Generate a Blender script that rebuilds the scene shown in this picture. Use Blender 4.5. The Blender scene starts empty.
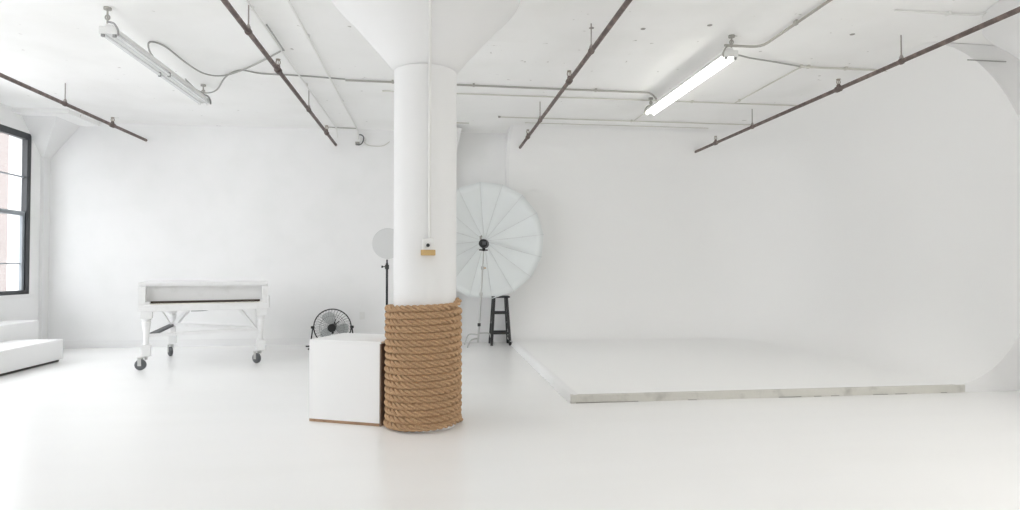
import bpy, math, random
from mathutils import Vector, Matrix
random.seed(7)
PI = math.pi
scn = bpy.context.scene
COL = scn.collection

# ------------------------------------------------------------------ materials
def mat(name, col, rough=0.6, metal=0.0, noise=None, bump=0.0, bscale=20.0, emit=None, coat=0.0, spec=0.5):
    m = bpy.data.materials.new(name); m.use_nodes = True
    nt = m.node_tree; b = nt.nodes['Principled BSDF']
    b.inputs['Base Color'].default_value = (*col, 1)
    b.inputs['Roughness'].default_value = rough
    b.inputs['Metallic'].default_value = metal
    b.inputs['Specular IOR Level'].default_value = spec
    if coat:
        b.inputs['Coat Weight'].default_value = coat; b.inputs['Coat Roughness'].default_value = 0.12
    tc = nt.nodes.new('ShaderNodeTexCoord')
    if noise:
        col2, scale, lo, hi = noise
        n = nt.nodes.new('ShaderNodeTexNoise'); n.inputs['Scale'].default_value = scale; n.inputs['Detail'].default_value = 6
        r = nt.nodes.new('ShaderNodeMapRange'); r.inputs['From Min'].default_value = lo; r.inputs['From Max'].default_value = hi
        mx = nt.nodes.new('ShaderNodeMix'); mx.data_type = 'RGBA'
        mx.inputs[6].default_value = (*col, 1); mx.inputs[7].default_value = (*col2, 1)
        nt.links.new(tc.outputs['Object'], n.inputs['Vector']); nt.links.new(n.outputs['Fac'], r.inputs['Value'])
        nt.links.new(r.outputs['Result'], mx.inputs[0]); nt.links.new(mx.outputs[2], b.inputs['Base Color'])
    if bump:
        n2 = nt.nodes.new('ShaderNodeTexNoise'); n2.inputs['Scale'].default_value = bscale; n2.inputs['Detail'].default_value = 4
        bp = nt.nodes.new('ShaderNodeBump'); bp.inputs['Strength'].default_value = bump; bp.inputs['Distance'].default_value = 0.01
        nt.links.new(tc.outputs['Object'], n2.inputs['Vector']); nt.links.new(n2.outputs['Fac'], bp.inputs['Height'])
        nt.links.new(bp.outputs['Normal'], b.inputs['Normal'])
    if emit:
        b.inputs['Emission Color'].default_value = (*emit[0], 1); b.inputs['Emission Strength'].default_value = emit[1]
    return m

W = 0.872
M = {}
M['wall'] = mat('white_wall_paint', (W, W, W*1.0), 0.75, noise=((W*.97, W*.975, W*.97), 2.2, .45, .7), bump=.12, bscale=8)
M['cyc'] = mat('white_cove_paint', (.905, .905, .90), 0.7, bump=.05, bscale=3)
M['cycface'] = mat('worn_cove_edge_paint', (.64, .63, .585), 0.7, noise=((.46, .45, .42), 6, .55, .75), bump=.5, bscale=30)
M['column'] = mat('column_paint', (.81, .81, .81), 0.6, bump=.1, bscale=10)
M['bench'] = mat('white_bench_paint', (.87, .87, .87), 0.45)
M['piano'] = mat('white_lacquer', (.84, .84, .84), 0.4, noise=((.78, .78, .77), 9, .55, .75))
M['fixture'] = mat('fixture_enamel', (.80, .80, .79), 0.35)
M['fixture_edge'] = mat('grey_steel', (.33, .33, .33), 0.45, metal=.3)
M['tube_off'] = mat('lamp_glass_off', (.88, .89, .9), 0.2)
M['tube_on'] = mat('lamp_glass_lit', (.95, .95, .95), 0.3, emit=((1, .98, .92), 9.0))
M['pipe'] = mat('old_iron_pipe', (.13, .10, .092), 0.55, metal=.2, noise=((.25, .19, .17), 12, .45, .7), bump=.2, bscale=40)
M['rod'] = mat('grey_brown_steel', (.36, .33, .31), 0.5, metal=.4)
M['brass'] = mat('aged_brass', (.34, .30, .25), 0.4, metal=.5)
M['conduit'] = mat('painted_conduit', (.80, .80, .78), 0.55)
M['conduit_bare'] = mat('bare_conduit', (.42, .41, .38), 0.45, metal=.3)
M['cable'] = mat('grey_cable', (.38, .38, .36), 0.5)
M['conduit_shadowed'] = mat('grimy_painted_conduit', (.63, .62, .57), 0.6)  # darker copy of the painted conduit, shade put into its colour
M['black'] = mat('satin_black', (.018, .018, .02), 0.4)
M['blackm'] = mat('black_metal', (.03, .03, .034), 0.35, metal=.5)
M['window_black'] = mat('black_window_paint', (.028, .031, .036), 0.35)
M['window_grey'] = mat('grey_window_liner', (.30, .33, .36), 0.4)
M['rubber'] = mat('dark_grey_rubber', (.10, .105, .11), 0.55)
M['chrome'] = mat('chrome', (.52, .52, .51), 0.35, metal=.6)
M['wood_edge'] = mat('raw_plywood', (.40, .25, .15), 0.7, noise=((.28, .17, .10), 14, .4, .7))
M['wood_dark'] = mat('grey_brown_plywood', (.24, .17, .125), 0.75, noise=((.17, .12, .09), 14, .4, .7))
M['tan'] = mat('tan_plate', (.56, .38, .16), 0.5)
M['plastic'] = mat('white_plastic', (.80, .80, .79), 0.4)
M['key_black'] = mat('dark_brown_keys', (.07, .045, .035), 0.4)
M['key_white'] = mat('ivory_keys', (.78, .76, .70), 0.35)
M['baseboard'] = mat('white_trim_paint', (.83, .83, .83), 0.5)
M['umbrella'] = mat('white_umbrella_fabric', (.78, .81, .81), 0.6)
M['seam'] = mat('grey_umbrella_rib', (.64, .65, .65), 0.5)
M['disc'] = mat('pale_grey_disc', (.68, .69, .69), 0.5)
M['blade'] = mat('grey_fan_blade', (.50, .52, .52), 0.35, metal=.4)
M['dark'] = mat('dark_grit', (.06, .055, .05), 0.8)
M['stain'] = mat('dark_ceiling_spot', (.30, .29, .27), 0.8)

# ceiling: white paint with small specks and faint rusty patches
def ceiling_mat():
    m = mat('painted_concrete_ceiling', (.83, .83, .82), 0.8, bump=.25, bscale=5)
    nt = m.node_tree; b = nt.nodes['Principled BSDF']
    tc = nt.nodes.new('ShaderNodeTexCoord')
    n = nt.nodes.new('ShaderNodeTexNoise'); n.inputs['Scale'].default_value = 1.3; n.inputs['Detail'].default_value = 8
    r = nt.nodes.new('ShaderNodeMapRange'); r.inputs['From Min'].default_value = .45; r.inputs['From Max'].default_value = .75
    mx = nt.nodes.new('ShaderNodeMix'); mx.data_type = 'RGBA'
    mx.inputs[6].default_value = (.92, .92, .912, 1); mx.inputs[7].default_value = (.87, .87, .855, 1)
    v = nt.nodes.new('ShaderNodeTexNoise'); v.inputs['Scale'].default_value = 11; v.inputs['Detail'].default_value = 2
    r2 = nt.nodes.new('ShaderNodeMapRange'); r2.inputs['From Min'].default_value = .73; r2.inputs['From Max'].default_value = .80
    mx2 = nt.nodes.new('ShaderNodeMix'); mx2.data_type = 'RGBA'; mx2.inputs[7].default_value = (.52, .51, .48, 1)
    L = nt.links.new
    L(tc.outputs['Object'], n.inputs['Vector']); L(tc.outputs['Object'], v.inputs['Vector'])
    L(n.outputs['Fac'], r.inputs['Value']); L(r.outputs['Result'], mx.inputs[0])
    L(v.outputs['Fac'], r2.inputs['Value']); L(r2.outputs['Result'], mx2.inputs[0])
    L(mx.outputs[2], mx2.inputs[6]); L(mx2.outputs[2], b.inputs['Base Color'])
    return m
M['ceiling'] = ceiling_mat()

def floor_mat():
    m = mat('white_epoxy_floor', (.86, .86, .86), 0.27, spec=.5)
    nt = m.node_tree; b = nt.nodes['Principled BSDF']
    tc = nt.nodes.new('ShaderNodeTexCoord')
    mp = nt.nodes.new('ShaderNodeMapping'); mp.inputs['Scale'].default_value = (.35, 1.6, 1)
    n = nt.nodes.new('ShaderNodeTexNoise'); n.inputs['Scale'].default_value = 1.5; n.inputs['Detail'].default_value = 7
    r = nt.nodes.new('ShaderNodeMapRange'); r.inputs['From Min'].default_value = .42; r.inputs['From Max'].default_value = .72
    mx = nt.nodes.new('ShaderNodeMix'); mx.data_type = 'RGBA'
    mx.inputs[6].default_value = (.90, .90, .895, 1); mx.inputs[7].default_value = (.885, .885, .878, 1)
    rr = nt.nodes.new('ShaderNodeMapRange'); rr.inputs['From Min'].default_value = .3; rr.inputs['From Max'].default_value = .7
    rr.inputs['To Min'].default_value = .24; rr.inputs['To Max'].default_value = .30
    L = nt.links.new
    L(tc.outputs['Object'], mp.inputs['Vector']); L(mp.outputs['Vector'], n.inputs['Vector'])
    L(n.outputs['Fac'], r.inputs['Value']); L(r.outputs['Result'], mx.inputs[0]); L(mx.outputs[2], b.inputs['Base Color'])
    return m
M['floor'] = floor_mat()

def rope_mat():
    m = mat('manila_rope_fibre', (.50, .31, .155), 0.85)
    nt = m.node_tree; b = nt.nodes['Principled BSDF']
    tc = nt.nodes.new('ShaderNodeTexCoord')
    n = nt.nodes.new('ShaderNodeTexNoise'); n.inputs['Scale'].default_value = 170; n.inputs['Detail'].default_value = 5
    mx = nt.nodes.new('ShaderNodeMix'); mx.data_type = 'RGBA'
    mx.inputs[6].default_value = (.375, .222, .115, 1); mx.inputs[7].default_value = (.60, .405, .24, 1)
    r = nt.nodes.new('ShaderNodeMapRange'); r.inputs['From Min'].default_value = .3; r.inputs['From Max'].default_value = .7
    bp = nt.nodes.new('ShaderNodeBump'); bp.inputs['Strength'].default_value = .5; bp.inputs['Distance'].default_value = .004
    L = nt.links.new
    L(tc.outputs['Object'], n.inputs['Vector']); L(n.outputs['Fac'], r.inputs['Value']); L(r.outputs['Result'], mx.inputs[0])
    L(mx.outputs[2], b.inputs['Base Color']); L(n.outputs['Fac'], bp.inputs['Height']); L(bp.outputs['Normal'], b.inputs['Normal'])
    return m
M['rope'] = rope_mat()

def brick_mat():
    m = mat('pale_brick', (.5, .3, .25), 0.85)
    nt = m.node_tree; b = nt.nodes['Principled BSDF']
    tc = nt.nodes.new('ShaderNodeTexCoord')
    mp = nt.nodes.new('ShaderNodeMapping'); mp.inputs['Rotation'].default_value = (PI/2, 0, PI/2)
    br = nt.nodes.new('ShaderNodeTexBrick'); br.inputs['Scale'].default_value = 2.2
    br.inputs['Color1'].default_value = (.15, .125, .118, 1); br.inputs['Color2'].default_value = (.158, .136, .128, 1)
    br.inputs['Mortar'].default_value = (.165, .152, .147, 1)
    L = nt.links.new
    sx = nt.nodes.new('ShaderNodeSeparateXYZ'); cx = nt.nodes.new('ShaderNodeCombineXYZ')
    L(tc.outputs['Object'], sx.inputs[0]); L(sx.outputs['Y'], cx.inputs['X']); L(sx.outputs['Z'], cx.inputs['Y'])
    L(cx.outputs[0], br.inputs['Vector']); L(br.outputs['Color'], b.inputs['Base Color'])
    return m
M['brick'] = brick_mat()
M['stone'] = mat('pale_facade_panel', (.19, .20, .205), 0.7)
M['asphalt'] = mat('street_asphalt', (.30, .30, .30), 0.9)

def glass_mat():
    m = bpy.data.materials.new('window_glass'); m.use_nodes = True
    nt = m.node_tree; nt.nodes.clear()
    o = nt.nodes.new('ShaderNodeOutputMaterial'); mx = nt.nodes.new('ShaderNodeMixShader')
    t = nt.nodes.new('ShaderNodeBsdfTransparent'); g = nt.nodes.new('ShaderNodeBsdfGlossy'); g.inputs['Roughness'].default_value = .02
    t.inputs['Color'].default_value = (.985, .985, .985, 1)
    mx.inputs[0].default_value = .05
    nt.links.new(t.outputs[0], mx.inputs[1]); nt.links.new(g.outputs[0], mx.inputs[2])
    nt.links.new(mx.outputs[0], o.inputs['Surface'])
    return m
M['glass'] = glass_mat()

# ------------------------------------------------------------------ mesh builder
class MB:
    def __init__(s): s.v = []; s.f = []
    def add(s, vs, fs):
        n = len(s.v); s.v += [tuple(v) for v in vs]; s.f += [tuple(i+n for i in f) for f in fs]; return s
    def box(s, lo, hi, mtx=None, bev=0.0):
        x0, y0, z0 = lo; x1, y1, z1 = hi
        if bev > 0:   # chamfered box (verts pulled in per axis)
            b = bev; vs = []
            import itertools
            c = [(x, y, z) for x in (x0, x1) for y in (y0, y1) for z in (z0, z1)]
            idx = {}
            for ci, (x, y, z) in enumerate(c):
                sx = b if x == x0 else -b; sy = b if y == y0 else -b; sz = b if z == z0 else -b
                idx[ci, 0] = len(vs); vs.append((x, y+sy, z+sz))
                idx[ci, 1] = len(vs); vs.append((x+sx, y, z+sz))
                idx[ci, 2] = len(vs); vs.append((x+sx, y+sy, z))
            # corners order: bits x,y,z = 4,2,1
            fs = []
            def q(*a): fs.append(tuple(idx[i] for i in a))
            q((0,0),(1,0),(3,0),(2,0)); q((4,0),(6,0),(7,0),(5,0))
            q((0,1),(4,1),(5,1),(1,1)); q((2,1),(3,1),(7,1),(6,1))
            q((0,2),(2,2),(6,2),(4,2)); q((1,2),(5,2),(7,2),(3,2))
            # edges
            q((0,0),(0,1),(1,1),(1,0)); q((2,0),(3,0),(3,1),(2,1)); q((4,0),(5,0),(5,1),(4,1)); q((6,0),(6,1),(7,1),(7,0))
            q((0,0),(2,0),(2,2),(0,2)); q((1,0),(1,2),(3,2),(3,0)); q((4,0),(4,2),(6,2),(6,0)); q((5,0),(7,0),(7,2),(5,2))
            q((0,1),(0,2),(4,2),(4,1)); q((1,1),(5,1),(5,2),(1,2)); q((2,1),(6,1),(6,2),(2,2)); q((3,1),(3,2),(7,2),(7,1))
            for i in range(8): q((i,0),(i,1),(i,2))
        else:
            vs = [(x, y, z) for x in (x0, x1) for y in (y0, y1) for z in (z0, z1)]
            fs = [(0,1,3,2),(4,6,7,5),(0,4,5,1),(2,3,7,6),(0,2,6,4),(1,5,7,3)]
        if mtx is not None: vs = [mtx @ Vector(v) for v in vs]
        return s.add(vs, fs)
    def bar(s, a, b, w, h, bev=0.0):     # rectangular bar from a to b, w across, h in the up-ish direction
        a = Vector(a); b = Vector(b); d = (b-a); L = d.length; d.normalize()
        up = Vector((0,0,1)) if abs(d.z) < .95 else Vector((0,1,0))
        x = d.cross(up).normalized(); z = x.cross(d)
        m = Matrix((x, d, z)).transposed().to_4x4(); m.translation = a
        return s.box((-w/2, 0, -h/2), (w/2, L, h/2), m, bev)
    def tube(s, pts, r, n=10, cap=True, closed=False):
        pts = [Vector(p) for p in pts]; N = len(pts); rs = r if isinstance(r, (list, tuple)) else [r]*N
        vs = []; fs = []
        t0 = (pts[1]-pts[0]).normalized()
        u = t0.orthogonal().normalized()
        for i, p in enumerate(pts):
            if closed: t = (pts[(i+1) % N]-pts[i-1]).normalized()
            else: t = (pts[min(i+1, N-1)]-pts[max(i-1, 0)]).normalized()
            u = (u - t*u.dot(t)).normalized(); w = t.cross(u)
            for k in range(n):
                a = 2*PI*k/n; vs.append(p + (u*math.cos(a)+w*math.sin(a))*rs[i])
        for i in range(N if closed else N-1):
            j = (i+1) % N
            for k in range(n):
                k2 = (k+1) % n
                fs.append((i*n+k, i*n+k2, j*n+k2, j*n+k))
        if cap and not closed:
            fs.append(tuple(range(n-1, -1, -1))); fs.append(tuple((N-1)*n+k for k in range(n)))
        return s.add(vs, fs)
    def lathe(s, prof, n=32, mtx=None):   # prof: list of (r, z)
        vs = []; fs = []
        for (r, z) in prof:
            for k in range(n):
                a = 2*PI*k/n; vs.append(Vector((r*math.cos(a), r*math.sin(a), z)))
        for i in range(len(prof)-1):
            for k in range(n):
                k2 = (k+1) % n; fs.append((i*n+k, i*n+k2, (i+1)*n+k2, (i+1)*n+k))
        if prof[0][0] > 1e-5: fs.append(tuple(range(n-1, -1, -1)))
        if prof[-1][0] > 1e-5: fs.append(tuple((len(prof)-1)*n+k for k in range(n)))
        if mtx is not None: vs = [mtx @ v for v in vs]
        return s.add(vs, fs)
    def prism(s, poly, z0, z1):
        n = len(poly)
        vs = [(x, y, z0) for x, y in poly]+[(x, y, z1) for x, y in poly]
        fs = [tuple(range(n-1, -1, -1)), tuple(range(n, 2*n))]+[(i, (i+1) % n, n+(i+1) % n, n+i) for i in range(n)]
        return s.add(vs, fs)
    def sphere(s, c, r, n=12, m=8):
        prof = [(max(r*math.sin(PI*i/m), 1e-6), -r*math.cos(PI*i/m)) for i in range(m+1)]
        return s.lathe(prof, n, Matrix.Translation(c))
    def build(s, name, m, parent=None, smooth=False, loc=None, angle=35):
        me = bpy.data.meshes.new(name); me.from_pydata(s.v, [], s.f); me.validate(); me.update()
        import bmesh
        bm = bmesh.new(); bm.from_mesh(me); bmesh.ops.remove_doubles(bm, verts=bm.verts, dist=1e-6)
        bmesh.ops.recalc_face_normals(bm, faces=bm.faces); bm.to_mesh(me); bm.free()
        if smooth:
            for p in me.polygons: p.use_smooth = True
            try: me.set_sharp_from_angle(angle=math.radians(angle))
            except Exception: pass
        me.materials.append(m)
        o = bpy.data.objects.new(name, me); COL.objects.link(o)
        if parent is not None: o.parent = parent
        if loc is not None: o.location = loc
        return o

def tag(o, label=None, cat=None, group=None, kind=None):
    if label: o['label'] = label
    if cat: o['category'] = cat
    if group: o['group'] = group
    if kind: o['kind'] = kind
    return o
def empty(name, loc, rz=0.0, label=None, cat=None, group=None):
    o = bpy.data.objects.new(name, None); COL.objects.link(o); o.empty_display_size = .1
    o.location = loc; o.rotation_euler = (0, 0, rz); return tag(o, label, cat, group)
def copy_tree(o, parent=None):
    c = o.copy(); COL.objects.link(c)
    if parent is not None: c.parent = parent
    for ch in [x for x in list(COL.objects) if x.parent == o]: copy_tree(ch, c)
    return c
def struct(o, label=None): return tag(o, label, kind='structure')

# ------------------------------------------------------------------ room shell
ZS, ZT = .83, 3.12
XL, XR, YB, YN, HC = -5.70, 7.6, 10.05, -4.6, 3.40
struct(MB().box((XL-.3, YN-.3, -.25), (XR+.3, YB+.3, 0)).build('floor', M['floor']), 'glossy white painted floor of the studio')
struct(MB().box((XL-.3, YN-.3, HC), (XR+.3, YB+.3, HC+.25)).build('ceiling', M['ceiling']), 'white painted concrete ceiling with small dark specks')
struct(MB().box((XL-.3, YB, 0), (XR+.3, YB+.3, HC)).build('wall_back', M['wall']), 'white back wall behind the piano and stool')
struct(MB().box((XR, YN, 0), (XR+.3, YB, HC)).build('wall_right', M['wall']))
struct(MB().box((XL-.3, YN-.3, 0), (XR+.3, YN, HC)).build('wall_front', M['wall']))
# left wall openings: first window seen, the rest added unseen to balance the light
wins = [(8.15, 9.68), (6.35, 7.85), (4.95, 6.05), (2.95, 4.45), (1.25, 2.75)]
wl = MB()
wl.box((XL-.3, YN, 0), (XL, YB, ZS)); wl.box((XL-.3, YN, ZT), (XL, YB, HC))
edges = sorted([e for w in wins for e in w]); ys = [YN]+edges+[YB]
for i in range(0, len(ys), 2): wl.box((XL-.3, ys[i], ZS), (XL, ys[i+1], ZT))
struct(wl.build('wall_left', M['wall']), 'white wall with the black framed window')
struct(MB().box((XL, YB-.015, 0), (1.3, YB, .11)).build('baseboard_back', M['baseboard']))

# windows: steel double-hung, black
def make_window(n, y0, y1):
    fr = MB()
    x0, x1 = XL-.075, XL-.005
    fr.box((x0, y0, ZS), (x1, y0+.085, ZT)); fr.box((x0, y1-.085, ZS), (x1, y1, ZT))
    fr.box((x0, y0+.085, ZT-.09), (x1, y1-.085, ZT)); fr.box((x0, y0+.085, ZS), (x1, y1-.085, ZS+.055))
    f = struct(fr.build('window_%d' % n, M['window_black']), 'tall black framed sash window beside the back corner' if n == 1 else None)
    zm = 1.97; a, b = y0+.085, y1-.085
    rail = MB().box((x0+.005, a, zm-.03), (x1-.02, b, zm+.03)).box((x0+.01, (a+b)/2-.05, zm+.03), (x1-.06, (a+b)/2+.05, zm+.05))
    rail.build('meeting_rail', M['window_grey'], f)
    lin = MB()
    for (p, q) in ((a, a+.05), (b-.05, b)): lin.box((x0+.015, p, ZS+.055), (x0+.05, q, zm-.03))
    lin.build('jamb_liner', M['window_grey'], f)
    mu = MB()
    for z in (1.26, 2.49): mu.box((x0+.015, a, z-.008), (x0+.035, b, z+.01))
    for k in (1,): mu.box((x0+.015, a+(b-a)*.5-.01, ZS+.05), (x0+.035, a+(b-a)*.5+.01, ZT-.1))
    mu.build('muntin', M['window_grey'], f)
    MB().box((x0+.022, a, ZS+.05), (x0+.026, b, ZT-.1)).build('pane', M['glass'], f)
for i, (a, b) in enumerate(wins): make_window(i+1, a, b)
struct(MB().box((XL-.02, 8.05, ZS-.05), (XL+.04, 9.72, ZS)).build('trim_1', M['baseboard']), 'white window sill')

# ------------------------------------------------------------------ outside
fb = empty('brick_building', (-15, 14, -9), 0, 'pale pink brick building seen through the window', 'building')
MB().box((-1.5, -14, 0), (0, 10.4, 15)).build('wall', M['brick'], fb)
MB().box((-1.5, 10.4, 0), (-.1, 14.0, 15)).build('pilaster', M['stone'], fb)
MB().box((-1.5, 14.0, 0), (0, 30, 15)).build('wall', M['brick'], fb)
struct(MB().box((-40, -30, -9.2), (XL-.6, 50, -9.0)).build('street_ground', M['asphalt']))

# ------------------------------------------------------------------ cyclorama
YF, YC, XC0, XCW = 5.42, 10.0, 1.26, 6.0     # front edge, back wall face, left edge, right wall face
PT = .07
cyc = empty('cyclorama', ((XC0+XCW)/2, YF, 0), 0, 'large white curved infinity cove filling the right side of the room', 'cyclorama')
inv = Vector(cyc.location)
path = []           # (wall point, inward normal, blend 0 back..1 right)
RC = 1.6
for i in range(15): t = i/14; path.append(((XC0+(XCW-RC-XC0)*t, YC), (0, -1), 0.0))
for i in range(1, 20):
    t = i/20; a = PI/2*(1-t)
    path.append(((XCW-RC+RC*math.cos(a), YC-RC+RC*math.sin(a)), (-math.cos(a), -math.sin(a)), t))
for i in range(13): t = i/12; path.append(((XCW, YC-RC+(YF-(YC-RC))*t), (-1, 0), 1.0))
prof_n = 14
def lerp(a, b, t): return a+(b-a)*t
grid = []
for (wx, wy), (nx, ny), t in path:
    s_ = t*t*(3-2*t)
    a, b = lerp(.52, 1.0, s_), lerp(.70, 1.5, s_); ta, tb = lerp(.60, 1.2, s_), lerp(.60, 1.75, s_)
    row = []
    for k in range(prof_n+1):
        q = PI/2*k/prof_n; row.append((wx+nx*a*(1-math.sin(q)), wy+ny*a*(1-math.sin(q)), PT+b*(1-math.cos(q))))
    for k in range(prof_n+1):
        q = PI/2*k/prof_n; row.append((wx+nx*ta*(1-math.cos(q)), wy+ny*ta*(1-math.cos(q)), HC-.004-tb*(1-math.sin(q))))
    grid.append(row)
sh = MB(); vs = [Vector(p)-inv for r in grid for p in r]; R = len(grid[0])
fs = [(i*R+k, (i+1)*R+k, (i+1)*R+k+1, i*R+k+1) for i in range(len(grid)-1) for k in range(R-1)]
sh.add(vs, fs)
# platform top fan joining the start of the floor cove
fr_poly = [Vector((r[0][0], r[0][1], PT))-inv for r in grid]
corner = Vector((XC0, YF, PT))-inv
n0 = len(sh.v); sh.v += [tuple(p) for p in fr_poly]+[tuple(corner)]
for i in range(len(fr_poly)-1): sh.f.append((n0+i, n0+i+1, n0+len(fr_poly)))
sh.build('cove_surface', M['cyc'], cyc, smooth=True, angle=50)
# platform front riser (worn), with wavy edge
rz_ = MB(); N = 60
pts = []
for i in range(N+1):
    x = (XC0-.03) if i == 0 else XC0+(5.12-XC0)*i/N; pts.append((x-inv.x, 0, PT))
v_ = []; 
for i, (x, y, z) in enumerate(pts):
    w = .003*math.sin(i*1.7)+.002*math.sin(i*.6)
    v_ += [(x, -.012+w, 0), (x, -.012+w*.5, PT-.004), (x, .002, PT+.003), (x, .03, PT+.001)]
rz_.add(v_, [(i*4+k, (i+1)*4+k, (i+1)*4+k+1, i*4+k+1) for i in range(N) for k in range(3)])
rz_.build('front_riser', M['cycface'], cyc, smooth=True)
# left riser with rough plaster lip
lr = MB(); v_ = []; N = 70
for i in range(N+1):
    y = YF+(YC-.5-YF)*i/N; w = random.uniform(-.004, .004)
    v_ += [(XC0-.035+w*2-inv.x, y-inv.y, 0.001), (XC0-.02+w-inv.x, y-inv.y, PT*.45+w), (XC0-.012-inv.x, y-inv.y, PT*.8+w), (XC0+.004-inv.x, y-inv.y, PT+.004), (XC0+.05-inv.x, y-inv.y, PT+.001)]
lr.add(v_, [(i*5+k, (i+1)*5+k, (i+1)*5+k+1, i*5+k+1) for i in range(N) for k in range(4)])
lr.build('plaster_lip', M['wall'], cyc, smooth=True, angle=80)
# left end panel (the cove profile seen side on)
g0 = grid[0]; ep = MB()
for sx in (0, ):
    poly = [(XC0-inv.x, p[1]-inv.y, p[2]) for p in g0]
    back = [(XC0-inv.x, YB-inv.y, p[2]) for p in g0]
    ep.add(poly+back, [(i, i+1, len(poly)+i+1, len(poly)+i) for i in range(len(poly)-1)])
    thick = [(XC0-.05-inv.x, p[1]-inv.y, p[2]) for p in g0]; back2 = [(XC0-.05-inv.x, YB-inv.y, p[2]) for p in g0]
    ep.add(thick+back2, [(i, i+1, len(poly)+i+1, len(poly)+i) for i in range(len(poly)-1)])
    ep.add(poly+thick, [(i, i+1, len(poly)+i+1, len(poly)+i) for i in range(len(poly)-1)])
ep.build('end_panel', M['wall'], cyc)
# right front face around the oval opening
ge = grid[-1]; ff = MB(); XO = XR-.02
poly = [(p[0]-inv.x, 0, p[2]) for p in ge]; outer = [(XO-inv.x, 0, p[2]) for p in ge]
ff.add(poly+outer, [(i, i+1, len(poly)+i+1, len(poly)+i) for i in range(len(poly)-1)])
ff.add([(ge[0][0]-inv.x, 0, 0), (XO-inv.x, 0, 0), (XO-inv.x, 0, PT), (ge[0][0]-inv.x, 0, PT)], [(0, 1, 2, 3)])
poly2 = [(x, y+.06, z) for x, y, z in outer]
ff.add(outer+poly2, [(i, i+1, len(poly)+i+1, len(poly)+i) for i in range(len(poly)-1)])
ff.build('face_panel', M['wall'], cyc)
for x0, x1 in ((1.28, 1.85), (2.32, 2.40), (3.2, 3.42), (3.55, 3.62), (3.72, 3.80), (4.15, 4.3), (4.38, 4.5), (4.86, 4.92)):
    MB().box((x0-inv.x, -.018, .001), (x1-inv.x, -.010, .006)).build('edge_chip', M['stain'], cyc)

# ------------------------------------------------------------------ mushroom columns
def capital_profile(r0=.240):
    p = [(r0, 0), (r0, 2.71), (r0+.004, 2.72)]
    for z, r in ((2.79, .30), (2.85, .35), (2.93, .42), (3.02, .50), (3.11, .58), (3.18, .655), (3.25, .715), (3.285, .735), (3.30, .735), (3.34, .735)): p.append((r, z))
    return p
def make_column(x, y, label, seg=72, panel=True):
    c = empty('column', (x, y, 0), 0, label, 'column')
    P_ = capital_profile()
    MB().lathe(P_[:2], seg).build('shaft', M['column'], c, smooth=True)
    MB().lathe([(.2, 2.705)]+P_[2:], seg).build('capital', M['column'], c, smooth=True, angle=50)
    if panel: MB().box((-.95, -.95, 3.34), (.95, .95, HC)).build('drop_panel', M['ceiling'], c)
    else: MB().lathe([(.735, 3.34), (.735, HC)], seg).build('drop_panel', M['column'], c, smooth=True)
    return c
CX, CY = -.045, 4.83
make_column(CX, CY, 'white round mushroom column wrapped in rope at its foot')
make_column(5.35, 4.35, 'white mushroom column at the right edge, only its flared top showing', panel=False)
# half columns engaged in the back wall (corner and middle)
def half_column(x, label, wide=.55, cw=.68, pw=.95):
    c = empty('wall_column', (x, YB, 0), 0, label, 'column')
    lo = max(-wide/2, XL-x)
    MB().box((lo, -.16, 0), (wide/2, 0, 2.84)).build('shaft', M['column'], c)
    k = MB(); lo2 = max(-cw, XL-x)
    v = [(lo, -.16, 2.84), (wide/2, -.16, 2.84), (wide/2, 0, 2.84), (lo, 0, 2.84), (lo2, -.6, 3.34), (cw, -.6, 3.34), (cw, 0, 3.34), (lo2, 0, 3.34)]
    k.add(v, [(0,1,2,3), (4,7,6,5), (0,4,5,1), (1,5,6,2), (2,6,7,3), (3,7,4,0)]).build('capital', M['column'], c)
    if pw: MB().box((max(-pw, XL-x), -.8, 3.34), (pw, 0, HC)).build('drop_panel', M['ceiling'], c)
half_column(-5.93, 'white corner pier with flared top right of the window')
half_column(.08, 'white wall pier with flared top, mostly hidden behind the round column', cw=.38, pw=0)

# ------------------------------------------------------------------ rope
def make_rope():
    v = []; P = []
    r_path = .243+.0255; pitch = .0508; turns = 17.97; R_ = .0240
    m = MB(); step = .010; circ = 2*PI*r_path; total = circ*turns; n = int(total/step)
    a_end = math.radians(-8)                       # loose end at the right side of the column as seen from the front
    pos = []
    for i in range(n+1):
        t = i/n; ang = a_end-(1-t)*turns*2*PI
        turn = t*turns
        z = .0262+max(0, turn-.42)*pitch
        rr = r_path+.002*math.sin(turn*2.3)
        if turn < .9: rr += .012*(1-turn/.9)          # slack first coil on the floor
        if turns-turn < .06: z += (.06-(turns-turn))*.55
        pos.append(Vector((rr*math.cos(ang), rr*math.sin(ang), z)))
    tw = -2*PI/.15
    K = 9
    for s_ in range(3):
        pts = []
        for i, p in enumerate(pos):
            q0 = pos[max(i-1, 0)]; q1 = pos[min(i+1, n)]; t = (q1-q0).normalized()
            out = Vector((p.x, p.y, 0)).normalized(); up = t.cross(out)
            a = 2*PI*s_/3 - tw*i*step
            pts.append(p+(out*math.cos(a)+up*math.sin(a))*.0155)
        m.tube(pts, .0120, n=K)
    m.tube(pos, .010, n=6)
    inner = []                                     # inner wraps that show dark in the gaps between the coils
    for p in pos[60:-170:2]:
        o_ = Vector((p.x, p.y, 0)).normalized(); inner.append(p-o_*.0125+Vector((0, 0, pitch/2)))
    m.tube(inner, .0125, n=6)
    return m
rope = make_rope().build('rope', M['rope'], None, smooth=True, loc=(CX-.010, CY, 0), angle=80)
tag(rope, 'thick tan twisted rope coiled around the foot of the white column', 'rope')

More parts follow.
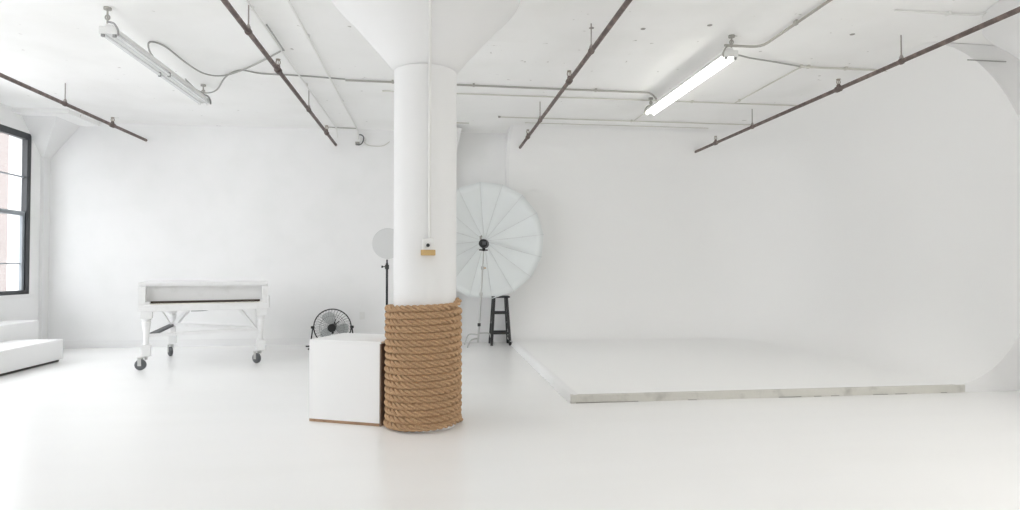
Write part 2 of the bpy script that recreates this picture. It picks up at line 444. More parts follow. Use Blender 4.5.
# column conduit and switch
def poly_round(pts, r=.06, k=4):
    out = [Vector(pts[0])]
    for i in range(1, len(pts)-1):
        p = Vector(pts[i]); a = Vector(pts[i-1]); b = Vector(pts[i+1])
        d0 = min(r, (a-p).length/2.1); d1 = min(r, (b-p).length/2.1)
        s = p+(a-p).normalized()*d0; e = p+(b-p).normalized()*d1
        for j in range(k+1):
            t = j/k; out.append(s*(1-t)**2+p*2*t*(1-t)+e*t*t)
    out.append(Vector(pts[-1])); return out
cpts = [(-.012, CY-.253, 1.42), (-.012, CY-.253, 2.72)]
for z, r in ((2.79, .30), (2.93, .42), (3.11, .58), (3.25, .715)): cpts.append((-.012, CY-r-.012, z))
cpts.append((-.012, CY-.755, 3.33))
tag(MB().tube(cpts, .0115, 10).build('conduit', M['conduit'], None, smooth=True), 'thin white conduit running up the front of the round column', 'conduit')
sw = empty('switch_box', (-.018, CY-.245, 1.36), 0, 'small white switch box with a black button on the round column', 'switch')
MB().box((-.045, -.045, -.03), (.04, .012, .055), bev=.004).build('box', M['plastic'], sw)
MB().lathe([(.013, 0), (.013, .012), (.007, .016)], 16, Matrix.Translation((-.004, -.045, .005)) @ Matrix.Rotation(PI/2, 4, 'X')).build('button', M['black'], sw, smooth=True)
MB().box((-.056, -.056, -.068), (.05, .012, -.028), bev=.003).build('tan_plate', M['tan'], sw)

# ------------------------------------------------------------------ sprinkler pipes
def sprinkler_pipe(x, y0, hangers, heads, label):
    p = empty('sprinkler_pipe', (x, YB, 3.15), 0, label, 'pipe', 'sprinkler pipes under the ceiling')
    MB().tube([(0, y0-YB, 0), (0, 0, 0)], .0215, 14).build('pipe', M['pipe'], p, smooth=True)
    for y in hangers:
        h = MB().tube([(0, y-YB, .02), (0, y-YB, HC-3.15)], .006, 8)
        h.lathe([(.004, .0), (.018, -.03), (.02, -.05)], 10, Matrix.Translation((0, y-YB, .05+.02)))
        h.build('hanger_rod', M['rod'], p, smooth=True)
        MB().lathe([(.028, -.016), (.030, 0), (.028, .016)], 16, Matrix.Translation((0, y-YB, 0)) @ Matrix.Rotation(PI/2, 4, 'X')).build('clamp', M['pipe'], p, smooth=True)
    for y in heads:
        c = MB().lathe([(.029, -.04), (.033, -.03), (.033, .03), (.029, .04)], 16, Matrix.Translation((0, y-YB, 0)) @ Matrix.Rotation(PI/2, 4, 'X'))
        c.lathe([(.02, 0), (.02, .045), (.014, .05)], 12, Matrix.Translation((0, y-YB, 0)))
        c = c.build('tee_fitting', M['pipe'], p, smooth=True)
        hd = MB(); 
        ring = [(.020*math.cos(a), y-YB, .075+.027*math.sin(a)) for a in [2*PI*i/16 for i in range(16)]]
        hd.tube(ring, .0055, 6, closed=True)
        hd.lathe([(.004, .05), (.004, .10)], 8, Matrix.Translation((0, y-YB, 0)))
        hd.lathe([(.022, .102), (.024, .105), (.022, .108)], 16, Matrix.Translation((0, y-YB, 0)))
        hd.build('sprinkler_head', M['brass'], c, smooth=True)
G = None
sprinkler_pipe(-4.32, -2.2, (5.43, 7.94), (3.4, 6.2, 9.05), 'dark sprinkler pipe under the ceiling nearest the window')
sprinkler_pipe(-1.50, -3.6, (2.4, 5.31, 7.86), (3.4, 6.31, 9.18), 'dark sprinkler pipe under the ceiling just left of the round column')
sprinkler_pipe(1.425, -3.6, (2.4, 5.40, 8.04), (3.4, 6.30, 9.08), 'dark sprinkler pipe under the ceiling just right of the round column')
sprinkler_pipe(4.40, -3.6, (2.4, 5.30, 8.04), (3.4, 6.21, 9.15), 'dark sprinkler pipe under the ceiling crossing the cove at far right')

# ------------------------------------------------------------------ conduits and cables under the ceiling
def run(name, pts, r, m, label, cat, clips=(), clipm=None, rr=.05):
    o = MB().tube(poly_round(pts, rr), r, 8)
    e = o.build(name, M[m], None, smooth=True); tag(e, label, cat, 'conduits and cables on the ceiling')
    for (x, y, z) in clips:
        MB().box((x-.012, y-.02, z-.012), (x+.012, y+.02, HC)).build('clip', M[clipm or m], e)
    return e
def smooth_pts(pts, k=6):
    P = [Vector(p) for p in pts]; out = []
    for i in range(len(P)-1):
        p0 = P[max(i-1, 0)]; p1 = P[i]; p2 = P[i+1]; p3 = P[min(i+2, len(P)-1)]
        for j in range(k):
            t = j/k
            out.append(.5*((2*p1)+(p2-p0)*t+(2*p0-5*p1+4*p2-p3)*t*t+(3*p1-p0-3*p2+p3)*t**3))
    out.append(P[-1]); return out
zc = 3.377
run('conduit', [(-.99, 7.33, zc), (2.70, 7.38, zc), (2.78, 7.38, 3.30)], .012, 'conduit_bare', 'thin grey conduit crossing the ceiling to the lit lamp', 'conduit', [(-.45, 7.34, zc), (.5, 7.35, zc), (2.0, 7.37, zc), (-.1, 7.345, zc)])
run('conduit', [(-.6, 7.74, 3.383), (5.1, 7.74, 3.383)], .009, 'conduit_shadowed', 'painted conduit crossing the ceiling just behind the grey one', 'conduit', [(1.6, 7.74, 3.383), (3.4, 7.74, 3.383)])
run('conduit', [(.985, 8.87, 3.383), (4.83, 8.87, 3.383)], .009, 'conduit_shadowed', 'painted conduit crossing the ceiling near the top of the cove', 'conduit', [(2.95, 8.87, 3.383)])
MB_dot = MB().lathe([(.018, 0), (.018, .02)], 12, Matrix.Translation((.975, 8.87, 3.375))); tag(MB_dot.build('anchor_plug', M['stain'], None), 'small dark plug at the left end of the rear ceiling conduit', 'plug')
run('conduit', [(1.4, 9.19, 3.387), (4.3, 9.19, 3.387)], .006, 'conduit_shadowed', 'faint thin conduit closest to the back of the cove ceiling', 'conduit')
run('conduit', [(-1.50, 3.6, zc), (-1.49, 6.36, zc), (-1.465, 9.9, zc), (-1.465, 9.99, 3.25)], .009, 'conduit', 'white conduit running along the ceiling beside the sprinkler pipe', 'conduit', [(-1.5, 5.4, zc), (-1.475, 7.6, zc)])
run('conduit', [(-1.462, 5.72, 3.371), (-1.462, 6.38, 3.371)], .008, 'cable', 'short dark length of conduit on the ceiling by the white conduit', 'conduit')
run('conduit', [(-1.155, 3.2, zc), (-1.155, 9.98, zc), (-1.155, 10.02, 3.24)], .0115, 'conduit', 'thicker white conduit ending at the junction box on the back wall', 'conduit', [(-1.155, 6.0, zc), (-1.155, 8.3, zc)])
jb = empty('junction_box', (-1.11, YB, 3.20), 0, 'small cluttered junction box high on the back wall left of the column', 'box')
MB().box((-.085, -.05, -.05), (-.02, 0, .0), bev=.004).build('box', M['conduit_bare'], jb)
MB().box((-.01, -.055, .01), (.08, 0, .07), bev=.004).build('box', M['conduit'], jb)
MB().tube(smooth_pts([(-.07, -.055, -.04), (-.02, -.07, -.055), (.03, -.08, -.02), (.05, -.08, .06), (.02, -.07, .10), (-.02, -.06, .11)]), .009, 8).build('wire', M['rubber'], jb, smooth=True)
MB().tube(smooth_pts([(.05, -.04, -.0), (.12, -.03, -.05), (.25, -.02, -.06), (.36, -.02, -.045), (.45, -.02, .02)]), .006, 8).build('wire', M['conduit_shadowed'], jb, smooth=True)
run('conduit', [(-1.60, 9.85, 3.385), (-1.16, 9.90, 3.385)], .008, 'conduit_bare', 'short grey conduit on the ceiling left of the junction box', 'conduit')
run('cable', smooth_pts([(-2.715, 6.50, 3.262), (-2.74, 6.42, 3.33), (-2.701, 6.342, 3.385), (-2.609, 6.454, 3.385), (-2.577, 6.869, 3.37), (-2.514, 7.2, 3.36), (-2.349, 7.28, 3.36), (-2.093, 7.109, 3.37), (-1.772, 6.767, 3.38), (-1.48, 6.40, 3.38)]), .0085, 'cable', 'grey cable arching from the middle of the unlit lamp', 'cable', rr=.001)
run('cable', smooth_pts([(-2.715, 7.35, 3.262), (-2.74, 7.36, 3.31), (-2.78, 7.45, 3.35), (-2.80, 7.8, 3.34), (-2.74, 7.95, 3.34), (-2.58, 7.86, 3.36), (-2.316, 7.353, 3.375), (-2.093, 7.13, 3.385), (-1.891, 7.226, 3.385), (-1.482, 7.247, 3.385), (-.99, 7.32, 3.385)]), .0085, 'cable', 'grey cable looping from the far end of the unlit lamp', 'cable', rr=.001)
run('conduit', [(2.82, 5.66, 3.36), (3.20, 5.66, 3.36), (3.21, 4.6, 3.375), (3.21, 3.0, 3.375)], .013, 'conduit_bare', 'grey conduit bending from the lit lamp towards the viewer', 'conduit', [(3.21, 5.1, 3.37)], rr=.12)
run('cable', smooth_pts([(2.92, 5.68, 3.24), (3.05, 5.83, 3.33), (3.25, 5.971, 3.36), (3.558, 6.087, 3.375), (3.947, 6.21, 3.38)]), .0085, 'cable', 'grey cable curving right from the lit lamp', 'cable', rr=.001)
run('conduit', [(3.96, 6.225, 3.38), (5.25, 6.225, 3.38)], .011, 'conduit_shadowed', 'painted conduit running right from the end of the grey cable', 'conduit', [(3.97, 6.225, 3.38), (4.06, 6.225, 3.38), (4.5, 6.225, 3.38)])
run('conduit', [(3.985, 6.28, 3.385), (3.985, 7.72, 3.385)], .008, 'conduit_shadowed', 'painted conduit running back from the cable joint', 'conduit', [(3.985, 7.6, 3.383)])
run('conduit', [(2.99, 7.85, 3.385), (2.98, 8.86, 3.385)], .007, 'conduit_shadowed', 'short painted conduit behind the far end of the lit lamp', 'conduit')
run('conduit', [(3.90, 4.76, 3.383), (4.70, 4.76, 3.383), (4.80, 4.4, 3.383)], .010, 'conduit', 'thick white conduit near the flared column top at right', 'conduit', [(4.40, 4.76, 3.383)], rr=.1)
run('conduit', [(5.2, YF-.012, 3.235), (5.62, YF-.012, 3.235)], .006, 'cable', 'thin grey conduit on the wall above the right end of the cove', 'conduit')
run('conduit', [(.2, 9.08, 3.33), (.55, 9.085, 3.33)], .010, 'conduit_shadowed', 'short painted conduit behind the round column above the umbrella', 'conduit')
for i, (x, y, lab) in enumerate(((1.455, 5.50, 'behind the second pipe'), (1.93, 5.46, 'left of the lit lamp'), (2.5, 5.3, 'nearest the lit lamp'), (3.93, 5.34, 'between the lit lamp and the right pipe'), (-.36, 5.9, 'left of the flared column top'), (-2.95, 4.9, 'near the unlit lamp'))):
    b = MB().lathe([(.001, -.004), (.020, -.003), (.024, 0)], 12, Matrix.Translation((x, y, HC if i != 4 else HC)))
    tag(b.build('ceiling_plug', M['stain'], None), 'small grey plugged hole in the ceiling '+lab, 'plug', 'plugged holes in the ceiling')

# ------------------------------------------------------------------ fluorescent fixtures
def fixture(x, y0, y1, z, lit, label):
    r = empty('ceiling_light', (x, (y0+y1)/2, z), 0, label, 'ceiling light', 'fluorescent ceiling lights')
    L = (y1-y0)/2
    # housing: channel with sloping reflector wings
    h = MB(); sec = [(-.025, .05), (.025, .05), (.028, .008), (.068, -.008), (.066, -.012), (-.066, -.012), (-.068, -.008), (-.028, .008)]
    n = len(sec); vs = [(a, -L, b) for a, b in sec]+[(a, L, b) for a, b in sec]
    h.add(vs, [tuple(range(n)), tuple(range(2*n-1, n-1, -1))]+[(i, (i+1) % n, n+(i+1) % n, n+i) for i in range(n)])
    h.build('housing', M['fixture'], r)
    MB().box((-.072, -L-.012, -.035), (.072, -L, .03), bev=.003).build('end_plate', M['fixture'], r)
    MB().box((-.072, L, -.035), (.072, L+.012, .03), bev=.003).build('end_plate', M['fixture'], r)
    for sx in (-.046, .046):
        for (a, b) in ((-L+.012, -.015), (.015, L-.012)):
            MB().tube([(sx, a, -.035), (sx, b, -.035)], .0155, 12).build('lamp_tube', M['tube_on' if lit else 'tube_off'], r, smooth=True)
        for yy in (-L+.004, 0.0, L-.004):
            MB().box((sx-.013, yy-.012, -.058), (sx+.013, yy+.012, -.010), bev=.003).build('lamp_socket', M['fixture_edge'] if yy < .1 else M['fixture'], r)
    for yy in (-L-.02, L-.02):
        k = MB().tube([(0, yy, .05), (0, yy, HC-z-.02)], .008, 8)
        k.lathe([(.03, 0), (.03, .02)], 14, Matrix.Translation((0, yy, HC-z-.02)))
        ring = [(.018*math.cos(a), yy, .10+.02*math.sin(a)) for a in [2*PI*i/14 for i in range(14)]]
        k.tube(ring, .006, 6, closed=True)
        k.build('hanger', M['conduit_bare'], r, smooth=True)
        # curved spring hook over the housing
        sgn = 1 if not lit else -1
        k = MB().tube(smooth_pts([(sgn*.0, yy, .065), (sgn*.05, yy, .05), (sgn*.082, yy, .0), (sgn*.085, yy, -.05)]), .009, 8)
        k.build('bracket', M['conduit_bare'] if lit else M['fixture_edge'], r, smooth=True)
    return r
fixture(-2.715, 5.60, 7.82, 3.215, False, 'unlit fluorescent ceiling light at upper left, between two pipes')
fixture(2.815, 5.53, 7.70, 3.235, True, 'lit double fluorescent ceiling light at right, in front of the cove')
# lit fixtures added out of view, each with a fill light, to balance the room
for i, (x, y, pw) in enumerate(((4.3, 1.6, 52), (6.2, -1.4, 34), (3.0, -3.0, 30))):
    fixture(x, y-1.05, y+1.05, 3.235, True, ('lit fluorescent ceiling light over the floor in front of the cove', 'lit fluorescent ceiling light beside the right wall', 'lit fluorescent ceiling light over the blank wall behind the viewer')[i])
    l = bpy.data.lights.new('lamp_light', 'AREA'); l.shape = 'RECTANGLE'; l.size = .13; l.size_y = 2.0; l.energy = pw; l.color = (1, .98, .955)
    o = bpy.data.objects.new('lamp_light', l); COL.objects.link(o); o.location = (x, y, 3.235-.062)

# ------------------------------------------------------------------ left bench and radiator cover
tag(MB().box((-5.69, 3.2, 0), (-5.29, 9.2, .49), bev=.01).build('window_seat', M['bench'], None), 'white boxed ledge along the wall under the window', 'ledge')
bn = empty('low_bench', (-5.0, 6.2, 0), 0, 'long low white bench in front of the window ledge', 'bench')
MB().box((-.285, -3.0, .03), (.295, 2.49, .285), bev=.008).build('body', M['bench'], bn)
MB().box((-.27, -2.98, 0), (.27, 2.44, .03)).build('base_strip', M['dark'], bn)  # dark strip painted in for the shadow line under the bench

# ------------------------------------------------------------------ white cube bench by the column
cb = empty('white_box', (-.66, 4.925, 0), -math.atan2(.245, .574), 'white wooden box with raw plywood edges beside the rope', 'box')
Wd, Dp, Hh = .622, .50, .640
MB().box((-Wd/2, .018, .012), (Wd/2-.014, Dp, Hh-.018)).build('body', M['bench'], cb)
MB().box((-Wd/2, 0, Hh-.018), (Wd/2, Dp, Hh), bev=.003).build('top_panel', M['bench'], cb)
MB().box((-Wd/2, 0, .022), (Wd/2-.012, .018, Hh-.018)).build('front_panel', M['bench'], cb)
MB().box((-Wd/2+.003, .001, 0), (Wd/2-.014, Dp-.005, .022)).build('bottom_edge', M['wood_edge'], cb)['label'] = 'raw brown plywood bottom edge'
MB().box((Wd/2-.014, .002, 0), (Wd/2, Dp-.005, Hh-.018)).build('side_panel', M['wood_dark'], cb)['label'] = 'raw brown plywood side'

# ------------------------------------------------------------------ grand piano
pa = math.atan2(.3077, .9515)
pn = empty('grand_piano', (-2.79, 8.0, 0), pa, 'white grand piano on casters standing by the back wall', 'piano')
U0, U1 = -.655, .765
def grand_outline(front, inset=0.0):
    pts = [(U0+inset, front), (U1-inset, front), (U1-inset, .45)]
    for t in range(1, 11):      # bentside curve
        s = t/10; e = 3*s*s-2*s*s*s
        pts.append((U1-inset-(U1-.10)*1.0*e, .45+s*.62))
    pts += [(.0, 1.25-inset), (-.10, 1.36-inset), (-.25, 1.42-inset), (-.42, 1.43-inset), (-.55, 1.38-inset), (U0+inset, 1.26-inset)]
    return pts
MB().prism(grand_outline(.16, .02), .72, .995).build('case', M['piano'], pn)
MB().prism(grand_outline(-.055), 1.0, 1.03).build('lid', M['piano'], pn)
MB().box((U0+.03, -.045, .985), (U1-.03, -.03, 1.0)).build('lid_rail', M['piano'], pn)
keybed = MB().box((U0+.0, -.07, .685), (U1, .20, .765), bev=.006); keybed.build('keybed', M['piano'], pn)
for (a, b) in ((U0, U0+.075), (U1-.065, U1)):
    ck = MB(); sec = [(-.06, .765), (.2, .765), (.2, .998), (-.02, .998), (-.05, .97), (-.055, .86)]
    n = len(sec); vs = [(a, y, z) for y, z in sec]+[(b, y, z) for y, z in sec]
    ck.add(vs, [tuple(range(n)), tuple(range(2*n-1, n-1, -1))]+[(i, (i+1) % n, n+(i+1) % n, n+i) for i in range(n)])
    ck.build('cheek', M['piano'], pn)
MB().box((U1-.01, -.075, .69), (U1+.022, .15, .86), bev=.012).build('cheek_block', M['piano'], pn)
MB().box((U0+.075, .06, .80), (U1-.065, .085, .985)).build('fallboard', M['piano'], pn)
kb = MB().box((U0+.12, -.045, .765), (U1-.09, .062, .777))
kb.build('white_keys', M['key_white'], pn)
bk = MB(); k0 = U0+.125; kw = (U1-.095-k0)/52
pat = [0, 2, 3, 5, 6]
for i in range(51):
    if (i-5) % 7 in (0, 1, 3, 4, 5) or i == 0:
        x = k0+(i+1)*kw; bk.box((x-.0068, -.0, .775), (x+.0068, .062, .793))
bk.build('black_keys', M['key_black'], pn)
MB().box((U0+.12, .052, .777), (U1-.09, .062, .802)).build('felt_strip', M['key_black'], pn)
MB().box((U0+.075, -.05, .765), (U0+.12, .06, .80)).build('key_block', M['piano'], pn)
MB().box((U1-.09, -.05, .765), (U1-.065, .06, .80)).build('key_block', M['piano'], pn)
def piano_leg(u, v, top, sz=1.0, wheel=(0, 0), wrot=0):
    lg = MB()
    lg.box((u-.062*sz, v-.06, .60), (u+.062*sz, v+.06, top), bev=.006)
    lg.lathe([(.03, .295), (.034, .30), (.030, .315), (.026, .34), (.033, .42), (.044, .52), (.050, .56), (.040, .575), (.052, .59), (.052, .60)], 20, Matrix.Translation((u, v, 0)))
    lg.box((u-.052, v-.05, .16), (u+.052, v+.05, .295), bev=.008)
    l = lg.build('leg', M['piano'], pn, smooth=True, angle=30)
    cm = Matrix.Translation((u+wheel[0], v+wheel[1], .064)) @ Matrix.Rotation(wrot, 4, 'Z') @ Matrix.Rotation(PI/2, 4, 'Y')
    w = MB().lathe([(.012, -.022), (.050, -.022), (.062, -.014), (.064, 0), (.062, .014), (.050, .022), (.012, .022)], 28, cm).build('caster_wheel', M['rubber'], l, smooth=True, angle=40)
    fk = MB(); cm2 = Matrix.Translation((u+wheel[0], v+wheel[1], .064)) @ Matrix.Rotation(wrot, 4, 'Z')
    for sx in (-.028, .028): fk.box((sx-.0025, -.018, -.012), (sx+.0025, .022, .085), cm2)
    fk.box((-.03, -.03, .082), (.03, .03, .088), cm2)
    fk.lathe([(.016, .060), (.016, .10)], 12, Matrix.Translation((u, v, .06)))
    fk.tube([cm2 @ Vector((-.032, 0, 0)), cm2 @ Vector((.032, 0, 0))], .008, 8)
    fk.build('caster_fork', M['chrome'], l, smooth=True)
piano_leg(-.57, .0, .69, 1, (-.055, -.01), math.radians(72))
piano_leg(.685, .0, .69, 1, (-.045, .0), math.radians(38))
piano_leg(-.37, 1.20, .72, 1, (-.02, -.02), math.radians(18))
def brace(a, b, w, h, m='piano'): MB().bar(a, b, w, h, .003).build('brace', M[m], pn)
brace((-.55, .03, .40), (.66, .03, .43), .05, .036)
brace((-.54, .05, .40), (-.38, 1.18, .42), .07, .03, 'rubber')
brace((-.35, 1.17, .43), (.66, .06, .43), .06, .035)
brace((.62, .02, .44), (.43, .10, .70), .05, .035)
brace((.64, .04, .42), (.64, .10, .70), .04, .03)
brace((-.33, 1.15, .44), (-.10, .95, .72), .05, .05)
brace((-.38, 1.12, .43), (-.50, .7, .72), .014, .014, 'conduit')
brace((-.36, 1.20, .30), (-.36, 1.20, .72), .06, .06)
MB().tube(smooth_pts([(-.12, .45, .655), (.02, .45, .655), (.12, .45, .672), (.2, .45, .70)]), .010, 8).build('pedal_rod', M['rubber'], pn, smooth=True)

# ------------------------------------------------------------------ drum fan
fan = empty('floor_fan', (-1.46, 9.56, 0), 0, 'black wire floor fan on the floor behind the white box', 'fan')
FZ, FR = .315, .272
tl = Matrix.Translation((0, 0, FZ)) @ Matrix.Rotation(PI/2+math.radians(6), 4, 'X')     # local z -> towards viewer (-y)
def ringpts(r, z, n=48): return [tl @ Vector((r*math.cos(2*PI*i/n), r*math.sin(2*PI*i/n), z)) for i in range(n)]
gd = MB(); gd.tube(ringpts(FR, .0), .009, 8, closed=True); gd.build('rim', M['black'], fan, smooth=True)
for sg in (1, -1):
    g = MB()
    for i in range(36):
        a = 2*PI*i/36
        g.tube([tl @ Vector((math.cos(a+.0)*FR, math.sin(a)*FR, 0)), tl @ Vector((math.cos(a+.05)*FR*.85, math.sin(a+.05)*FR*.85, sg*.05)), tl @ Vector((math.cos(a+.15)*.06, math.sin(a+.15)*.06, sg*.075))], .0016, 4, cap=False)
    g.tube(ringpts(FR*.66, sg*.062, 32), .002, 4, closed=True)
    g.build('grille', M['blackm'], fan, smooth=True)
MB().lathe([(.001, .082), (.055, .082), (.062, .072), (.055, .06), (.05, -.0), (.05, -.10), (.001, -.11)], 24, tl).build('motor', M['black'], fan, smooth=True)
for k in range(3):
    a0 = math.radians(100+120*k); b = MB(); vs = []; fs = []
    NR, NA = 6, 8
    for i in range(NR+1):
        r = .05+(FR*.86-.05)*i/NR
        wdt = math.radians(34)*(math.sin(PI*(.25+.6*i/NR)))
        for j in range(NA+1):
            aa = a0+wdt*(j/NA*2-1)+.25*i/NR; z = (.03*(j/NA*2-1))
            vs.append(tl @ Vector((r*math.cos(aa), r*math.sin(aa), z)))
    n1 = len(vs)
    off = (tl.to_3x3() @ Vector((0, 0, .003)))
    vs += [v+off for v in vs]
    for i in range(NR):
        for j in range(NA):
            q = (i*(NA+1)+j, i*(NA+1)+j+1, (i+1)*(NA+1)+j+1, (i+1)*(NA+1)+j); fs.append(q); fs.append(tuple(n1+x for x in q[::-1]))
    b.add(vs, fs).build('blade', M['blade'], fan, smooth=True, angle=80)
# rear struts seen through the cage (dark, star shaped) and stand
st = MB()
for a in (75, 40, -20, -95): st.bar(tl @ Vector((0, 0, -.07)), tl @ Vector((.115*math.cos(math.radians(a)), .115*math.sin(math.radians(a)), -.07)), .03, .012)
st.build('motor_bracket', M['black'], fan)
sd = MB()
for sg in (-1, 1):
    sd.tube(poly_round([(sg*(FR+.012), 0, FZ), (sg*(FR+.035), -.0, .14), (sg*(FR+.045), .0, .012), (sg*(FR+.045), .0, .012)], .03), .010, 8)
    sd.tube([(sg*(FR+.045), -.16, .012), (sg*(FR+.045), .2, .012)], .011, 8)
sd.tube([(-(FR+.15), .19, .012), ((FR+.05), .19, .012)], .011, 8)
sd.build('stand', M['blackm'], fan, smooth=True)
for sg in (-1, 1):
    MB().lathe([(.018, -.025), (.022, 0), (.018, .025)], 12, Matrix.Translation((sg*(FR+.014), 0, FZ)) @ Matrix.Rotation(PI/2, 4, 'Y')).build('pivot_knob', M['black'], fan, smooth=True)
op = empty('outlet', (-1.08, YB, .445), 0, 'small white outlet plate low on the back wall right of the fan', 'outlet')
MB().box((-.04, -.008, -.06), (.04, 0, .06), bev=.003).build('plate', M['plastic'], op)
so = MB()
for z in (-.028, .028): so.box((-.016, -.011, z-.016), (.016, -.007, z+.016))
so.build('socket', M['conduit'], op)

# ------------------------------------------------------------------ black stand with round disc (behind the box)
ls = empty('light_stand', (-.519, 7.5, 0), 0, 'slim black light stand rising behind the white box', 'light stand')
MB().tube([(0, 0, .06), (0, 0, .75)], .0175, 14).build('lower_tube', M['blackm'], ls, smooth=True)
MB().tube([(0, 0, .70), (0, 0, 1.26)], .014, 14).build('upper_tube', M['blackm'], ls, smooth=True)
MB().lathe([(.010, 1.255), (.010, 1.30)], 12).build('spigot', M['blackm'], ls, smooth=True)
cl = MB().lathe([(.021, 1.185), (.024, 1.19), (.024, 1.235), (.021, 1.24)], 14); cl.build('collar', M['black'], ls, smooth=True)
MB().lathe([(.006, 0), (.006, .03), (.014, .032), (.014, .05)], 10, Matrix.Translation((-.015, 0, 1.215)) @ Matrix.Rotation(-PI/2, 4, 'Y')).build('knob', M['black'], ls, smooth=True)
MB().lathe([(.024, .30), (.026, .31), (.026, .36), (.024, .37)], 14).build('collar', M['black'], ls, smooth=True)
for a in (90, 210, 330):
    ca, sa = math.cos(math.radians(a)), math.sin(math.radians(a))
    MB().tube([(ca*.02, sa*.02, .33), (ca*.30, sa*.30, .012)], .009, 8).build('leg', M['blackm'], ls, smooth=True)
    MB().tube([(ca*.02, sa*.02, .08), (ca*.17, sa*.17, .15)], .006, 8).build('leg_strut', M['blackm'], ls, smooth=True)
dd = empty('reflector_disc', (-.51, 7.5, 1.492), 0, 'round pale grey disc on top of the slim black stand', 'reflector')
dm = Matrix.Rotation(PI/2, 4, 'X')
MB().lathe([(.001, -.02), (.16, -.01), (.178, .0), (.176, .006), (.001, .006)], 48, dm).build('panel', M['disc'], dd, smooth=True)
MB().tube([dm @ Vector((.178*math.cos(2*PI*i/48), .178*math.sin(2*PI*i/48), 0)) for i in range(48)], .005, 8, closed=True).build('rim', M['seam'], dd, smooth=True)
MB().tube([(0, .012, -.195), (0, .012, -.05)], .008, 8).build('mount', M['plastic'], dd, smooth=True)

# ------------------------------------------------------------------ C-stand, strobe head, parabolic umbrella
HX, HY, HZ = .805, 9.52, 1.575
BX = .715
cs = empty('light_stand', (BX, HY, 0), 0, 'chrome stand with folded-out legs under the big white umbrella', 'light stand')
tp = Vector((HX-BX, 0, HZ-.10))
def onp(z): return tp*(z/tp.z)
MB().tube([onp(.06), onp(.80)], .0165, 12).build('lower_tube', M['chrome'], cs, smooth=True)
MB().tube([onp(.78), onp(1.2)], .013, 12).build('middle_tube', M['chrome'], cs, smooth=True)
MB().tube([onp(1.18), tp], .010, 12).build('upper_tube', M['chrome'], cs, smooth=True)
for z, m in ((.33, 'black'), (.80, 'chrome'), (1.2, 'chrome')):
    MB().lathe([(.022, -.025), (.025, -.02), (.025, .02), (.022, .025)], 14, Matrix.Translation(onp(z))).build('collar', M[m], cs, smooth=True)
MB().tube([onp(1.2), onp(1.2)+Vector((.05, -.02, 0))], .009, 8).build('knob', M['tan'], cs, smooth=True)
for (dx, dy, z) in ((.26, .06, .20), (-.20, .12, .18), (-.17, -.22, .12)):
    d = Vector((dx, dy, 0)); q = d.normalized()
    MB().tube(poly_round([Vector((0, 0, z)), tuple(d*.7+Vector((0, 0, z))), tuple(d+Vector((0, 0, .015)))], .05), .0115, 10).build('leg', M['chrome'], cs, smooth=True)
hd = empty('strobe_head', (HX, HY, HZ), 0, 'black flash head mounted at the centre of the white umbrella', 'flash')
hm = Matrix.Rotation(-PI/2, 4, 'X') @ Matrix.Rotation(0, 4, 'Z')
MB().lathe([(.001, -.12), (.055, -.12), (.066, -.11), (.066, .06), (.072, .07), (.072, .12), (.06, .125), (.001, .125)], 28, hm @ Matrix.Rotation(math.radians(10), 4, 'Y')).build('body', M['black'], hd, smooth=True)
MB().box((-.03, -.126, -.02), (.03, -.118, .03)).build('control_panel', M['rubber'], hd)
MB().tube([(-.045, .0, .055), (-.05, .01, .11), (-.03, .02, .115)], .016, 8).build('handle', M['conduit_bare'], hd, smooth=True)
MB().box((-.022, -.03, -.115), (.022, .03, -.055), bev=.005).build('tilt_bracket', M['black'], hd)
MB().tube([(-.07, 0, -.095), (.06, 0, -.10)], .011, 8).build('tilt_lever', M['black'], hd, smooth=True)

um = empty('umbrella', (.845, 9.57, 1.63), 0, 'big white parabolic photo umbrella on the chrome stand', 'umbrella')
NS, RU, DU = 16, .91, .30
off = math.radians(6)
def up_(r, a): return Vector((r*math.cos(a), DU*(1-(r/RU)**2), r*math.sin(a)))
cv = MB(); vs = []; fs = []; NRr, SUB = 8, 4
for i in range(NRr+1):
    r = RU*i/NRr
    for s_ in range(NS*SUB):
        k = s_//SUB; t = (s_ % SUB)/SUB
        a0 = off+2*PI*k/NS; a1 = off+2*PI*(k+1)/NS
        p = up_(r, a0)*(1-t)+up_(r, a1)*t
        if i == NRr: p = p*(1-.018*math.sin(PI*t)) if False else p
        p.y -= .02*math.sin(PI*t)*(i/NRr)
        vs.append(p)
n = NS*SUB
for i in range(NRr):
    for s_ in range(n): fs.append((i*n+s_, i*n+(s_+1) % n, (i+1)*n+(s_+1) % n, (i+1)*n+s_))
cv.add(vs, fs)
co = cv.build('canopy', M['umbrella'], um, smooth=True, angle=12)
sm = co.modifiers.new('thickness', 'SOLIDIFY'); sm.thickness = .003
for k in range(NS):
    a = off+2*PI*k/NS
    rb = MB().tube([up_(RU*i/10, a)+Vector((0, -.009, 0)) for i in range(0, 11)], .0032, 6)
    for rr in (.36, .60): rb.sphere(up_(rr, a)+Vector((0, -.012, 0)), .008, 8, 6)
    rb.build('rib', M['seam'], um, smooth=True)
MB().tube([(-.01, DU-.01, 0), (-.01, .10, -.02)], .006, 8).build('shaft', M['chrome'], um, smooth=True)

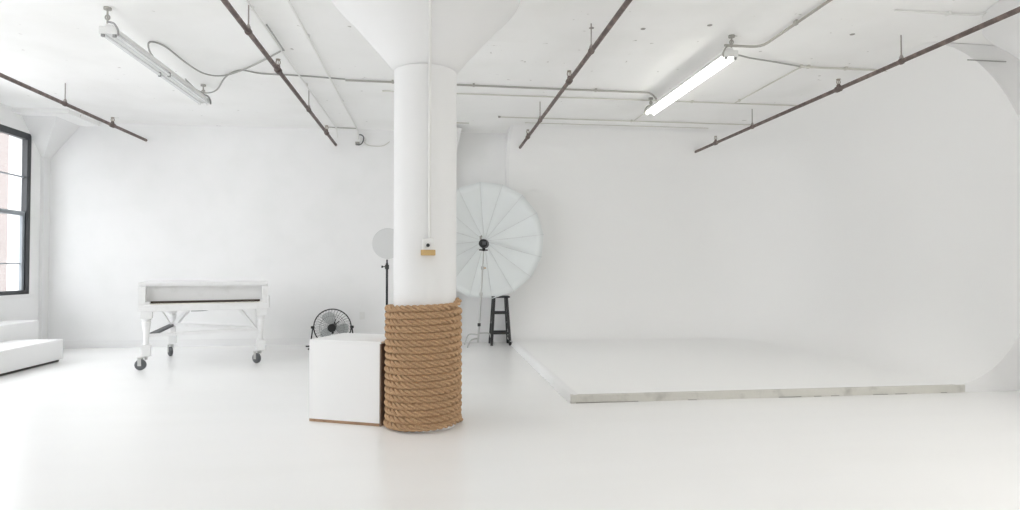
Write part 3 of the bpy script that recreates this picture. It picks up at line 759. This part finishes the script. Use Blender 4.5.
# ------------------------------------------------------------------ stool
stl = empty('bar_stool', (1.075, 9.70, 0), 0, 'black wooden bar stool standing at the corner of the cove', 'stool')
MB().box((-.145, -.13, .735), (.145, .13, .763), bev=.006).build('seat', M['black'], stl)
lt, lb = .098, .145
def legp(sx, sy, z): t = z/.74; return Vector((sx*lerp(lb, lt, t), sy*lerp(.155, .09, t), z))
for sx in (-1, 1):
    for sy in (-1, 1):
        MB().bar(legp(sx, sy, 0), legp(sx, sy, .74), .040, .036, .004).build('leg', M['black'], stl)
for sy, zs in ((-1, (.50, .19)), (1, (.50, .19))):
    for z in zs: MB().bar(legp(-1, sy, z), legp(1, sy, z), .020, .034, .003).build('rung', M['black'], stl)
for sx in (-1, 1):
    for z in (.34, .12): MB().bar(legp(sx, -1, z), legp(sx, 1, z), .020, .030, .003).build('rung', M['black'], stl)

# ------------------------------------------------------------------ light
w = bpy.data.worlds.new('sky'); scn.world = w; w.use_nodes = True
bg = w.node_tree.nodes['Background']; bg.inputs['Color'].default_value = (.95, .975, 1.0, 1); bg.inputs['Strength'].default_value = 6.3
# daylight: lamps added outside the unseen windows, on top of the sky
def add_daylight(y0, y1, power):
    l = bpy.data.lights.new('window_daylight', 'AREA'); l.shape = 'RECTANGLE'; l.size = ZT-ZS-.2; l.size_y = y1-y0-.2
    l.energy = power; l.color = (.96, .98, 1.0)
    o = bpy.data.objects.new('window_daylight', l); COL.objects.link(o)
    o.location = (XL-.35, (y0+y1)/2, (ZS+ZT)/2); o.rotation_euler = (0, -PI/2, 0)

for (a, b), pw in zip(wins[1:], (46, 26, 48, 18)): add_daylight(a, b, pw)
# ------------------------------------------------------------------ camera
cam = bpy.data.cameras.new('camera'); co_ = bpy.data.objects.new('camera', cam); COL.objects.link(co_)
cam.sensor_fit = 'HORIZONTAL'; cam.sensor_width = 36; cam.lens = 620/1020*36; cam.clip_end = 200
co_.location = (0, 0, 1.2); co_.rotation_euler = (PI/2+math.radians(1.2012), 0, -math.radians(7.2615))
scn.camera = co_
scn.view_settings.view_transform = 'Standard'; scn.view_settings.look = 'None'; scn.view_settings.gamma = 1
scn.view_settings.use_curve_mapping = False
scn.view_settings.exposure = -0.06
scn.cycles.diffuse_bounces = 10; scn.cycles.max_bounces = 14; scn.cycles.transparent_max_bounces = 12
scn.cycles.use_denoising = True
